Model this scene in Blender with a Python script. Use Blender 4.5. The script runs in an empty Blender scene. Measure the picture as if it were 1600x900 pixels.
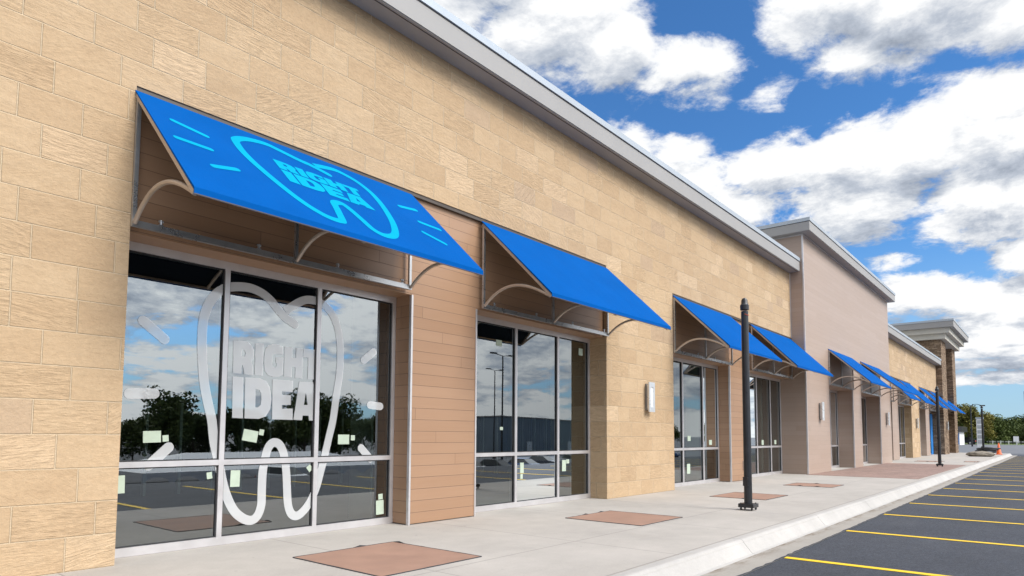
import bpy, bmesh, math, random
from mathutils import Vector, Matrix, noise as mnoise
from mathutils.geometry import tessellate_polygon
R = math.radians
random.seed(7)
S = bpy.context.scene
COL = S.collection

# ------------------------------------------------------------------ camera
EYE = Vector((0, 0, 1.15))
yaw, pit, rol = 0.693909, 0.0694765, 0.00539
fwd = Vector((math.cos(yaw)*math.cos(pit), math.sin(yaw)*math.cos(pit), math.sin(pit)))
rt = fwd.cross(Vector((0, 0, 1))).normalized(); up = rt.cross(fwd)
r2 = rt*math.cos(rol)+up*math.sin(rol); u2 = -rt*math.sin(rol)+up*math.cos(rol)
cd = bpy.data.cameras.new("camera"); cam = bpy.data.objects.new("camera", cd); COL.objects.link(cam)
M3 = Matrix((r2, u2, -fwd)).transposed()
cam.matrix_world = Matrix.Translation(EYE) @ M3.to_4x4()
cd.sensor_width = 36; cd.lens = 36*1021.45/1600; cd.shift_y = (609.5-450)/1600
cd.clip_start = 0.05; cd.clip_end = 6000
S.camera = cam

# ------------------------------------------------------------------ view / light
S.view_settings.view_transform = 'Standard'; S.view_settings.look = 'None'
S.view_settings.exposure = 0.84; S.view_settings.gamma = 1; S.view_settings.use_curve_mapping = False
SUN_EL, SUN_AZ = 45, -80           # azimuth measured from +X (along the shop front) towards +Y; facade faces -Y
sd = bpy.data.lights.new("sun", 'SUN'); sun = bpy.data.objects.new("sun", sd); COL.objects.link(sun)
sd.energy = 1.85; sd.angle = R(26); sd.color = (1.0, .95, .88)
sdir = Vector((math.cos(R(SUN_EL))*math.cos(R(SUN_AZ)), math.cos(R(SUN_EL))*math.sin(R(SUN_AZ)), math.sin(R(SUN_EL))))
sun.rotation_euler = sdir.to_track_quat('Z', 'Y').to_euler()
sun.location = (0, -20, 30)

# ------------------------------------------------------------------ node helpers
class NB:
    def __init__(s, tree): s.t = tree; s.l = tree.links; s.nodes = tree.nodes
    def new(s, typ, **k):
        n = s.nodes.new(typ)
        for a, v in k.items(): setattr(n, a, v)
        return n
    def put(s, sock, v):
        if isinstance(v, bpy.types.NodeSocket): s.l.new(v, sock)
        else: sock.default_value = v
    def m(s, op, *a, clamp=False):
        n = s.new('ShaderNodeMath', operation=op, use_clamp=clamp)
        for i, v in enumerate(a): s.put(n.inputs[i], v)
        return n.outputs[0]
    def vm(s, op, *a):
        n = s.new('ShaderNodeVectorMath', operation=op)
        for i, v in enumerate(a): s.put(n.inputs[i], v)
        return n.outputs[0]
    def comb(s, x, y, z):
        n = s.new('ShaderNodeCombineXYZ')
        for i, v in enumerate((x, y, z)): s.put(n.inputs[i], v)
        return n.outputs[0]
    def sep(s, v):
        n = s.new('ShaderNodeSeparateXYZ'); s.put(n.inputs[0], v); return n.outputs
    def noise(s, vec, scale, detail=4, rough=.55, dist=0, dim='3D'):
        n = s.new('ShaderNodeTexNoise', noise_dimensions=dim)
        s.put(n.inputs['Vector'], vec); n.inputs['Scale'].default_value = scale
        n.inputs['Detail'].default_value = detail; n.inputs['Roughness'].default_value = rough
        n.inputs['Distortion'].default_value = dist
        return n.outputs[0]
    def mix(s, f, a, b, bt='MIX'):
        n = s.new('ShaderNodeMix', data_type='RGBA', blend_type=bt)
        s.put(n.inputs[0], f)
        for i, v in ((6, a), (7, b)): s.put(n.inputs[i], (*v, 1) if isinstance(v, tuple) and len(v) == 3 else v)
        return n.outputs[2]
    def sstep(s, v, a, b, x=0, y=1):
        n = s.new('ShaderNodeMapRange', interpolation_type='SMOOTHSTEP')
        s.put(n.inputs[0], v)
        for i, q in enumerate((a, b, x, y)): n.inputs[i+1].default_value = q
        return n.outputs[0]
    def lin(s, v, a, b, x=0, y=1):
        n = s.new('ShaderNodeMapRange'); s.put(n.inputs[0], v)
        for i, q in enumerate((a, b, x, y)): n.inputs[i+1].default_value = q
        return n.outputs[0]
    def ramp(s, v, stops):
        n = s.new('ShaderNodeValToRGB'); s.put(n.inputs[0], v); e = n.color_ramp.elements
        while len(e) < len(stops): e.new(.5)
        for el, (p, c) in zip(e, stops): el.position = p; el.color = (*c, 1)
        return n.outputs[0]
    def bump(s, h, strength=.5, dist=.01, normal=None):
        n = s.new('ShaderNodeBump'); s.put(n.inputs['Height'], h)
        n.inputs['Strength'].default_value = strength; n.inputs['Distance'].default_value = dist
        if normal is not None: s.l.new(normal, n.inputs['Normal'])
        return n.outputs[0]

def mat(name):
    m = bpy.data.materials.new(name); m.use_nodes = True
    b = NB(m.node_tree); p = b.nodes['Principled BSDF']
    return m, b, p
def pos(b): return b.new('ShaderNodeNewGeometry').outputs['Position']
def simple(name, col, rough=.6, metal=0, var=.12, scale=3, bump=0, bscale=40, spec=.5):
    m, b, p = mat(name); P = pos(b)
    n = b.noise(P, scale, 5, .6)
    f = b.lin(n, .3, .7, 1-var, 1+var)
    c = b.mix(1.0, col, b.comb(f, f, f), 'MULTIPLY')
    b.put(p.inputs['Base Color'], c); p.inputs['Metallic'].default_value = metal
    b.put(p.inputs['Roughness'], b.lin(n, .3, .7, max(rough-.06, .03), min(rough+.06, 1)))
    p.inputs['Specular IOR Level'].default_value = spec
    if bump: b.put(p.inputs['Normal'], b.bump(b.noise(P, bscale, 4, .6), bump, .004))
    return m

# ------------------------------------------------------------------ world: physical sky + procedural cumulus
w = bpy.data.worlds.new("World"); S.world = w; w.use_nodes = True
wb = NB(w.node_tree); wn = w.node_tree.nodes
bg = wn['Background']; bg.inputs['Strength'].default_value = 0.1
sky = wb.new('ShaderNodeTexSky', sky_type='NISHITA'); sky.sun_disc = False
sky.sun_elevation = R(SUN_EL); sky.sun_rotation = R(90-SUN_AZ)
sky.air_density = 1.0; sky.dust_density = .35; sky.ozone_density = 3.0
BLOBS = [  # azimuth, elevation, half widths (degrees), weight
 (42,37,10,4.5,1.1),(36,34,8,4.0,1.1),(31,31.8,4,3.2,.95),(23,29.0,5.4,3.0,.9),(18,26.6,3,2.2,.74),(24,23.4,4,1.8,.9),
 (13,31.5,7,3.4,1.0),(6,30.4,7,3.6,1.1),(11.5,28.3,4,1.8,.85),(1.5,27.6,4,2.0,.9),
 (30,23.6,4.5,2.3,.95),(25,21.6,5,3.0,1.1),(18,21.6,5.5,2.7,1.1),(22,18.5,6,3.4,1.0),(12,21,5,2.8,1.1),
 (7.5,20.8,4,2.8,1.1),(2,20.8,4,3.8,1.15),(11,18,6,3.2,1.1),(3.5,16.6,5,3.6,1.15),(16,16.2,4,2.2,.9),
 (7.5,10.4,5,2.0,1.05),(2,10,7,2.0,1.15),(3,7.0,7,1.2,1.1),(2,5.3,5,.7,1.0),(9,13.2,3,1.0,.75),(1.2,12.0,2.4,2.2,1.0),(3.5,8.8,4,1.5,1.0),(2.6,6.2,4,1.0,1.0),(3,4.3,5,.7,.9),(12,9,3,1.6,.6),(-6,20,6,6,1.0),(-6,8,7,2.5,.9),
 (50,25,8,5,1.0),(60,35,10,7,.9)]
grp = bpy.data.node_groups.new("cloud_cover", 'ShaderNodeTree')
grp.interface.new_socket(name="Dir", in_out='INPUT', socket_type='NodeSocketVector')
grp.interface.new_socket(name="Cover", in_out='OUTPUT', socket_type='NodeSocketFloat')
gb = NB(grp); gi = gb.new('NodeGroupInput'); go = gb.new('NodeGroupOutput')
dx, dy, dz = gb.sep(gi.outputs[0])
el = gb.m('MULTIPLY', gb.m('ARCSINE', dz), 57.2958)
az = gb.m('MULTIPLY', gb.m('ARCTAN2', dy, dx), 57.2958)
k = gb.m('ADD', gb.m('MAXIMUM', dz, 0.0), .25)
PP = gb.comb(gb.m('DIVIDE', dx, k), gb.m('DIVIDE', dy, k), gb.m('MULTIPLY', dz, 1.5))
n1 = gb.noise(PP, 3.4, 10, .62, .35)
n3 = gb.noise(PP, 11, 9, .66, .2)
n2 = gb.noise(PP, 1.5, 3, .55)
Bm = None
for a, e, ra, re, wt in BLOBS:
    qa = gb.m('DIVIDE', gb.m('SUBTRACT', az, a), ra); qe = gb.m('DIVIDE', gb.m('SUBTRACT', el, e), re)
    r_ = gb.m('ADD', gb.m('MULTIPLY', qa, qa), gb.m('MULTIPLY', qe, qe))
    v = gb.m('MULTIPLY', gb.m('POWER', 2.718, gb.m('MULTIPLY', r_, -.8)), wt)
    Bm = v if Bm is None else gb.m('SMOOTH_MAX', Bm, v, .12)
inview = gb.m('MULTIPLY', gb.sstep(az, -16, -6), gb.sstep(az, 80, 62))
gen = gb.m('ADD', .86, gb.m('MULTIPLY', gb.m('SUBTRACT', n2, .5), 2.8))
base = gb.m('ADD', gb.m('MULTIPLY', Bm, inview), gb.m('MULTIPLY', gen, gb.m('SUBTRACT', 1, inview)))
cov = gb.m('ADD', base, gb.m('ADD', gb.m('MULTIPLY', gb.m('SUBTRACT', n1, .5), 1.7), gb.m('MULTIPLY', gb.m('SUBTRACT', n3, .5), .85)))
gb.l.new(cov, go.inputs[0])
D = wb.new('ShaderNodeTexCoord').outputs['Generated']
def cover(v):
    g = wb.new('ShaderNodeGroup'); g.node_tree = grp; wb.l.new(v, g.inputs[0]); return g.outputs[0]
c0 = cover(D)
c1 = cover(wb.vm('NORMALIZE', wb.vm('ADD', D, (0, 0, .035))))
dens = wb.sstep(c0, .42, .74)
lit = wb.m('ADD', .6, wb.m('MULTIPLY', wb.m('SUBTRACT', c0, c1), .68), clamp=True)
thick = wb.sstep(c1, .85, 1.9)
lit = wb.m('MULTIPLY', lit, wb.m('SUBTRACT', 1, wb.m('MULTIPLY', thick, .38)), clamp=True)
dzz = wb.sep(D)[2]
ccol = wb.ramp(lit, [(0.08, (1.35, 1.6, 2.05)), (.38, (3.0, 3.28, 3.75)), (.66, (5.6, 5.65, 5.7))])
skyb = wb.mix(1, sky.outputs[0], (.37, .68, .94), 'MULTIPLY')
hazec = wb.mix(wb.sstep(dzz, .30, 0.0, 0, .7), skyb, (2.6, 3.5, 4.4))
skyc = wb.mix(dens, hazec, ccol)
# thin cloud and air are brighter round the sun, which stands over the street opposite the shops
dsun = wb.new('ShaderNodeVectorMath', operation='DOT_PRODUCT'); wb.l.new(D, dsun.inputs[0]); dsun.inputs[1].default_value = sdir
glow = wb.sstep(dsun.outputs['Value'], .42, .98, 1.0, 2.6)
skyc = wb.mix(1, skyc, wb.comb(glow, glow, glow), 'MULTIPLY')
wb.l.new(skyc, bg.inputs['Color'])

# ------------------------------------------------------------------ materials
def stone_mat(name, c_lo, c_mid, c_hi, joint, h=.285, wd=.55, chis=1.0, jw=.006):
    m, b, p = mat(name); x, y, z = b.sep(pos(b))
    u = b.m('ADD', x, y)
    row = b.m('FLOOR', b.m('DIVIDE', z, h)); fz = b.m('SUBTRACT', b.m('DIVIDE', z, h), row)
    W_ = b.m('ADD', b.m('DIVIDE', u, wd), b.m('MULTIPLY', row, 37.37))
    def vor(feat):
        n = b.new('ShaderNodeTexVoronoi', voronoi_dimensions='1D', feature=feat)
        b.put(n.inputs['W'], W_); n.inputs['Scale'].default_value = 1; n.inputs['Randomness'].default_value = .62
        return n
    vc = vor('F1'); ve = vor('DISTANCE_TO_EDGE')
    rnd = b.sep(vc.outputs['Color']); r1, r2_, r3 = rnd[0], rnd[1], rnd[2]
    ez = b.m('MULTIPLY', b.m('MINIMUM', fz, b.m('SUBTRACT', 1, fz)), h)
    eu = b.m('MULTIPLY', ve.outputs['Distance'], wd)
    jv = b.sstep(eu, jw*.5, jw*1.3, 1, 0); jh = b.sstep(ez, jw*.45, jw*1.1, 1, 0)
    jm = b.m('MAXIMUM', jv, jh)
    # chisel marks: stretched noise, turned by a random angle for each block
    ang = b.m('MULTIPLY', b.m('POWER', b.m('SUBTRACT', r2_, .5), 3.0), 7.0)
    camt = b.sstep(r3, .25, .85, .15, 1.25)
    ca, sa = b.m('COSINE', ang), b.m('SINE', ang)
    uu = b.m('ADD', b.m('MULTIPLY', u, ca), b.m('MULTIPLY', z, sa))
    vv = b.m('SUBTRACT', b.m('MULTIPLY', z, ca), b.m('MULTIPLY', u, sa))
    ch = b.noise(b.comb(b.m('MULTIPLY', uu, 5), b.m('MULTIPLY', vv, 34), b.m('MULTIPLY', r3, 20)), 1.6, 4, .55, .7)
    ch = b.m('ADD', .5, b.m('MULTIPLY', b.m('SUBTRACT', ch, .5), camt))
    big = b.noise(b.comb(b.m('MULTIPLY', u, 1.6), b.m('MULTIPLY', z, 3.2), b.m('MULTIPLY', r1, 9)), 2.2, 7, .68)
    pit = b.noise(b.comb(u, z, r2_), 26, 4, .7)
    wash = b.noise(b.comb(u, z, 3.3), .45, 3, .5)
    t = b.m('ADD', b.m('MULTIPLY', r1, .30), b.m('ADD', b.m('MULTIPLY', big, .62), b.m('MULTIPLY', wash, .25)))
    c = b.ramp(t, [(.3, c_lo), (.62, c_mid), (.95, c_hi)])
    pale = b.sstep(r3, .93, .95, 0, .3)
    c = b.mix(b.m('MULTIPLY', pale, .8), c, tuple(min(1, q*1.25+.06) for q in c_hi))
    grey = b.sstep(r2_, .94, .95, 0, .4)
    c = b.mix(grey, c, (c_lo[0]*.9, c_lo[1]*.95, c_lo[2]*1.15))
    k_ = b.m('MULTIPLY', b.lin(ch, .3, .7, .86, 1.1), b.lin(pit, .3, .7, .93, 1.06)); c = b.mix(1, c, b.comb(k_, k_, k_), 'MULTIPLY')
    c = b.mix(b.m('MULTIPLY', jm, .75), c, joint)
    b.put(p.inputs['Base Color'], c); p.inputs['Roughness'].default_value = .9
    p.inputs['Specular IOR Level'].default_value = .25
    hgt = b.m('SUBTRACT', b.m('ADD', b.m('MULTIPLY', ch, .6*chis), b.m('ADD', b.m('MULTIPLY', pit, .35), b.m('MULTIPLY', big, .9))), b.m('MULTIPLY', jm, .8))
    b.put(p.inputs['Normal'], b.bump(hgt, .75, .02))
    return m
MSTONE = stone_mat("split face stone", (.425, .295, .178), (.485, .348, .215), (.53, .395, .255), (.60, .48, .33))
MLEDGE = stone_mat("stacked ledge stone", (.10, .065, .04), (.27, .185, .12), (.50, .38, .26), (.05, .035, .025), h=.085, wd=.32, jw=.012)

def clad_mat(name, c0, c1, h=.15, wd=3.9, js=.7):
    m, b, p = mat(name); x, y, z = b.sep(pos(b)); u = b.m('ADD', x, y)
    row = b.m('FLOOR', b.m('DIVIDE', z, h)); fz = b.m('SUBTRACT', b.m('DIVIDE', z, h), row)
    off = b.m('MULTIPLY', b.m('MODULO', b.m('MULTIPLY', row, 1.0), 2.0), wd*.5)
    off = b.m('ADD', off, b.m('MULTIPLY', b.m('FLOOR', b.m('DIVIDE', row, 2)), .37))
    wcell = b.m('DIVIDE', b.m('ADD', u, off), wd)
    fu = b.m('SUBTRACT', wcell, b.m('FLOOR', wcell))
    wnz = b.new('ShaderNodeTexWhiteNoise', noise_dimensions='2D')
    b.put(wnz.inputs['Vector'], b.comb(row, b.m('FLOOR', wcell), 0)); rr = wnz.outputs['Value']
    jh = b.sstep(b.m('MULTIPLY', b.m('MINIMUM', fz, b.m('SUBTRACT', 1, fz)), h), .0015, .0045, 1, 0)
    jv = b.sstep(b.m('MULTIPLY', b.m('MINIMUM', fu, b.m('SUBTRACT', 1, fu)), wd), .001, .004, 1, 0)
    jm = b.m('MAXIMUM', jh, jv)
    gr = b.noise(b.comb(b.m('MULTIPLY', u, 1.1), b.m('MULTIPLY', z, 55), rr), 1.5, 5, .6, .3)
    bl = b.noise(b.comb(u, z, 0), 1.3, 4, .6)
    t = b.m('ADD', b.m('MULTIPLY', rr, .35), b.m('ADD', b.m('MULTIPLY', gr, .4), b.m('MULTIPLY', bl, .25)))
    c = b.mix(b.lin(t, .25, .75), c0, c1)
    c = b.mix(b.m('MULTIPLY', jm, js), c, tuple(q*.3 for q in c0))  # groove shade between the planks painted in as dark lines
    b.put(p.inputs['Base Color'], c); b.put(p.inputs['Roughness'], b.lin(gr, .3, .7, .36, .5))
    b.put(p.inputs['Normal'], b.bump(b.m('SUBTRACT', b.m('MULTIPLY', gr, .12), jm), .5*js/.8, .006))
    return m
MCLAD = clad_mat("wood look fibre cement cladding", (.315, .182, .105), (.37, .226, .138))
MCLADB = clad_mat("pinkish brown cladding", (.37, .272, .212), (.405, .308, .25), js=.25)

def concrete(name, col, joints=False, wear=1.0):
    m, b, p = mat(name); P = pos(b); x, y, z = b.sep(P)
    n = b.noise(P, .8, 6, .65); f = b.noise(P, 55, 3, .6); st = b.noise(P, 3.5, 6, .7)
    k_ = b.m('MULTIPLY', b.lin(n, .3, .7, .88, 1.08), b.lin(f, .3, .7, .95, 1.05))
    k_ = b.m('MULTIPLY', k_, b.lin(st, .35, .75, 1.03, .93))
    c = b.mix(1, col, b.comb(k_, k_, k_), 'MULTIPLY')
    stain = b.sstep(b.noise(P, 1.7, 5, .6), .6, .75, 0, .3)
    c = b.mix(stain, c, (col[0]*.82, col[1]*.8, col[2]*.76))
    sp = b.new('ShaderNodeTexVoronoi', feature='F1'); b.put(sp.inputs['Vector'], P); sp.inputs['Scale'].default_value = 3.2
    gum = b.sstep(sp.outputs['Distance'], .035, .06, .35, 0)
    c = b.mix(gum, c, tuple(q*.45 for q in col))
    blot = b.sstep(b.noise(P, .42, 7, .7), .5, .68, 0, .35*wear); c = b.mix(blot, c, (col[0]*1.14, col[1]*1.14, col[2]*1.15))
    tyre = b.sstep(b.noise(b.comb(b.m('MULTIPLY', x, .5), b.m('MULTIPLY', y, 6), 0), 1.6, 6, .65), .58, .78, 0, .28*wear); c = b.mix(tyre, c, (col[0]*.72, col[1]*.68, col[2]*.62))
    hgt = b.m('MULTIPLY', f, .15)
    if joints:
        def line(v, per, o, wd=.011):
            q = b.m('DIVIDE', b.m('SUBTRACT', v, o), per); q = b.m('ABSOLUTE', b.m('SUBTRACT', q, b.m('ROUND', q)))
            return b.sstep(b.m('MULTIPLY', q, per), wd*.4, wd, 1, 0)
        j = b.m('MAXIMUM', line(x, 2.1, 3.92), b.m('MAXIMUM', line(y, 100, 4.1), line(y, 100, 2.9, .014)))
        c = b.mix(b.m('MULTIPLY', j, .6), c, tuple(q*.5 for q in col))
        hgt = b.m('SUBTRACT', hgt, b.m('MULTIPLY', j, 1.0))
    b.put(p.inputs['Base Color'], c); p.inputs['Roughness'].default_value = .88; p.inputs['Specular IOR Level'].default_value = .3
    b.put(p.inputs['Normal'], b.bump(hgt, .35, .006))
    return m
MWALK = concrete("broom finished concrete", (.415, .385, .35), True)
MKERB = concrete("kerb concrete", (.43, .41, .385), wear=.25)
MGUT = concrete("gutter concrete", (.33, .305, .27))
def dirt(m, y0, y1, col):
    b = NB(m.node_tree); p = b.nodes['Principled BSDF']; P = pos(b); y = b.sep(P)[1]; x = b.sep(P)[0]
    src = p.inputs['Base Color'].links[0].from_socket
    n = b.noise(b.comb(b.m('MULTIPLY', x, 1.5), b.m('MULTIPLY', y, 6), 0), 1.3, 6, .7)
    f = b.m('MULTIPLY', b.sstep(y, y0, y1), b.sstep(n, .42, .66, 0, .8))
    b.put(p.inputs['Base Color'], b.mix(f, src, col))
dirt(MGUT, 2.45, 2.62, (.13, .085, .045))
def asphalt():
    m, b, p = mat("asphalt"); P = pos(b)
    a = b.noise(P, 48, 6, .85); n = b.noise(P, .35, 5, .6); g = b.noise(P, 9, 4, .65)
    k_ = b.m('MULTIPLY', b.lin(n, .3, .7, .82, 1.2), b.m('MULTIPLY', b.lin(a, .35, .68, .35, 1.9), b.lin(g, .3, .7, .9, 1.1)))
    c = b.mix(1, (.046, .05, .060), b.comb(k_, k_, k_), 'MULTIPLY')
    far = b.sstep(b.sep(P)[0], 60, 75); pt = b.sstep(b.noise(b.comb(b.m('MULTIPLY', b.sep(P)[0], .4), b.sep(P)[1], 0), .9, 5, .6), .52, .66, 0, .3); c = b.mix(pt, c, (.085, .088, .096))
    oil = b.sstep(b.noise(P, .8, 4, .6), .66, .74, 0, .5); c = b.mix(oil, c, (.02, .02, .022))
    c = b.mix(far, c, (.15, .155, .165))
    b.put(p.inputs['Base Color'], c); p.inputs['Roughness'].default_value = .82; p.inputs['Specular IOR Level'].default_value = .35
    b.put(p.inputs['Normal'], b.bump(a, .6, .006)); return m
MASPH = asphalt()
def linepaint():
    m, b, p = mat("yellow line paint"); P = pos(b)
    wv = b.noise(P, 60, 4, .7); c = b.mix(b.sstep(wv, .56, .7, 0, .55), (.86, .56, .015), (.10, .09, .06))
    b.put(p.inputs['Base Color'], c); p.inputs['Roughness'].default_value = .7; return m
MLINE = linepaint()
def paver():
    m, b, p = mat("brown stamped paving"); P = pos(b)
    br = b.new('ShaderNodeTexBrick'); b.put(br.inputs['Vector'], P)
    for i, v in (('Scale', 1), ('Mortar Size', .004), ('Brick Width', .2), ('Row Height', .1)): br.inputs[i].default_value = v
    br.inputs['Color1'].default_value = (.25, .165, .135, 1); br.inputs['Color2'].default_value = (.295, .2, .165, 1)
    br.inputs['Mortar'].default_value = (.17, .11, .09, 1)
    n = b.noise(P, 1.3, 5, .6); k_ = b.lin(n, .3, .7, .85, 1.15)
    b.put(p.inputs['Base Color'], b.mix(1, br.outputs['Color'], b.comb(k_, k_, k_), 'MULTIPLY'))
    p.inputs['Roughness'].default_value = .85
    b.put(p.inputs['Normal'], b.bump(br.outputs['Fac'], -.3, .004)); return m
MPAVE = paver()
MPANEL = simple("red brown panel", (.315, .188, .135), .8, 0, .14, 2.2, .25, 60)
MJOINT = simple("black joint filler", (.045, .045, .05), .8)
MALU = simple("clear anodised aluminium", (.62, .60, .60), .38, .55, .06, 5)
MFASC = simple("grey fascia metal", (.31, .30, .29), .55, 0, .06, .9)
MCAP = simple("pale blue grey metal cap", (.40, .44, .48), .4, .3, .05, .9)
MSOFF = simple("grey soffit", (.33, .315, .30), .6, 0, .06, 2)
MDARK = simple("dark bronze metal", (.075, .06, .05), .5, .2, .2, 4)
MGALV = simple("galvanised awning steel", (.50, .50, .50), .3, .75, .12, 8)
MBARM = simple("bronze grey awning tube", (.43, .37, .32), .38, .5, .1, 6)
MBLACK = simple("black painted steel", (.016, .017, .02), .32, 0, .25, 8, .1, 30)
MCREAM = simple("cream stucco", (.56, .53, .46), .8, 0, .06, 2, .2, 50)
MDRY = simple("pale drywall", (.68, .71, .64), .9, 0, .05, 2)
MINT = simple("dark shop interior", (.06, .065, .065), .9, 0, .3, .6)
MINTF = simple("bare concrete floor", (.22, .22, .21), .8, 0, .2, .8)
MLAMP = simple("silver lamp metal", (.66, .67, .68), .3, .6, .05, 6)
MLENS = simple("frosted lens", (.85, .86, .85), .4, 0, .02, 6)
MPAPER = simple("pale green paper", (.47, .55, .44), .85, 0, .07, 12)
MWHITE = simple("white paint", (.80, .80, .79), .5, 0, .04, 2)
MORANGE = simple("orange plastic", (.82, .14, .03), .45, 0, .1, 6)
MRUBBER = simple("black rubber", (.02, .02, .022), .6, 0, .2, 10)
MROCK = simple("grey brown stone", (.24, .21, .17), .9, 0, .3, 5, .5, 12)
MGRASS = simple("mown grass", (.10, .14, .03), .9, 0, .35, 3, .6, 30)
MSHED = simple("blue grey metal sheet", (.19, .235, .28), .5, .1, .1, .4)
MTENT = simple("white tent cloth", (.66, .67, .68), .7, 0, .06, .5)
MSIGNP = simple("purple grey sign metal", (.20, .19, .26), .5, 0, .08, 2)
MSIGNG = simple("grey sign panel", (.42, .43, .44), .5, 0, .1, 2)
MGLASSD = simple("dark car glass", (.015, .018, .02), .08, 0, .05, 2)
MBLUE = simple("bright blue paint", (.02, .22, .62), .5, 0, .06, 3)
MRED = simple("red paint", (.6, .06, .02), .5, 0, .06, 3)
def fabric(name, col, rough=.75):
    m, b, p = mat(name); P = pos(b); x, y, z = b.sep(P)
    wv = b.noise(b.comb(b.m('MULTIPLY', x, 260), b.m('MULTIPLY', y, 260), b.m('MULTIPLY', z, 260)), 1, 2, .5)
    n = b.noise(P, 1.4, 4, .55); k_ = b.m('MULTIPLY', b.lin(n, .3, .7, .93, 1.06), b.lin(wv, .3, .7, .95, 1.05))
    b.put(p.inputs['Base Color'], b.mix(1, col, b.comb(k_, k_, k_), 'MULTIPLY'))
    p.inputs['Roughness'].default_value = rough; p.inputs['Specular IOR Level'].default_value = .02
    b.put(p.inputs['Normal'], b.bump(b.m('ADD', b.m('MULTIPLY', wv, .15), b.noise(b.comb(b.m('MULTIPLY', x, 2.2), b.m('MULTIPLY', y, .8), z), 1.6, 3, .5)), .4, .02)); return m
MAWN = fabric("blue awning canvas", (.001, .080, .315))
MUNDER = fabric("dark awning underside", (.012, .018, .03))
MCYAN = fabric("cyan screen print", (.002, .30, .50))
def glass():
    m = bpy.data.materials.new("tinted shop glass"); m.use_nodes = True; b = NB(m.node_tree)
    b.nodes.remove(b.nodes['Principled BSDF']); out = b.nodes['Material Output']
    tr = b.new('ShaderNodeBsdfTransparent'); tr.inputs[0].default_value = (.58, .69, .64, 1)
    gl = b.new('ShaderNodeBsdfGlossy'); gl.inputs['Color'].default_value = (.92, .98, 1.0, 1); gl.inputs['Roughness'].default_value = 0
    P = pos(b); b.put(gl.inputs['Normal'], b.bump(b.noise(P, .9, 1, .5), .035, .02))
    fr = b.new('ShaderNodeFresnel'); fr.inputs['IOR'].default_value = 1.9
    f = b.m('ADD', b.m('MULTIPLY', fr.outputs[0], 8e-1), .20, clamp=True)
    mx = b.new('ShaderNodeMixShader'); b.put(mx.inputs[0], f)
    b.l.new(tr.outputs[0], mx.inputs[1]); b.l.new(gl.outputs[0], mx.inputs[2]); b.l.new(mx.outputs[0], out.inputs[0]); return m
MGLASS = glass()
def film():
    m = bpy.data.materials.new("translucent white vinyl"); m.use_nodes = True; b = NB(m.node_tree); p = b.nodes['Principled BSDF']
    b.put(p.inputs['Base Color'], (.95, .96, .96, 1)); p.inputs['Roughness'].default_value = .08; p.inputs['Alpha'].default_value = .52
    p.inputs['Specular IOR Level'].default_value = 1.0; p.inputs['Coat Weight'].default_value = .6; p.inputs['Coat Roughness'].default_value = .02
    return m
MFILM = film()
def leafmat(name, a, c):
    m, b, p = mat(name); oi = b.new('ShaderNodeObjectInfo'); P = pos(b)
    rp = b.new('ShaderNodeNewGeometry').outputs['Random Per Island']
    n = b.noise(P, .5, 3, .5)
    t = b.m('ADD', b.m('MULTIPLY', rp, .5), b.m('MULTIPLY', n, .5))
    t = b.m('ADD', t, b.m('MULTIPLY', b.m('SUBTRACT', oi.outputs['Random'], .5), .35), clamp=True)
    b.put(p.inputs['Base Color'], b.mix(t, a, c)); p.inputs['Roughness'].default_value = .7
    p.inputs['Specular IOR Level'].default_value = .2; return m
MLEAF = leafmat("green foliage", (.03, .055, .018), (.13, .16, .04))
MLEAFA = leafmat("early autumn foliage", (.06, .075, .02), (.25, .21, .05))
MBARK = simple("bark", (.085, .065, .05), .9, 0, .3, 4)

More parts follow.
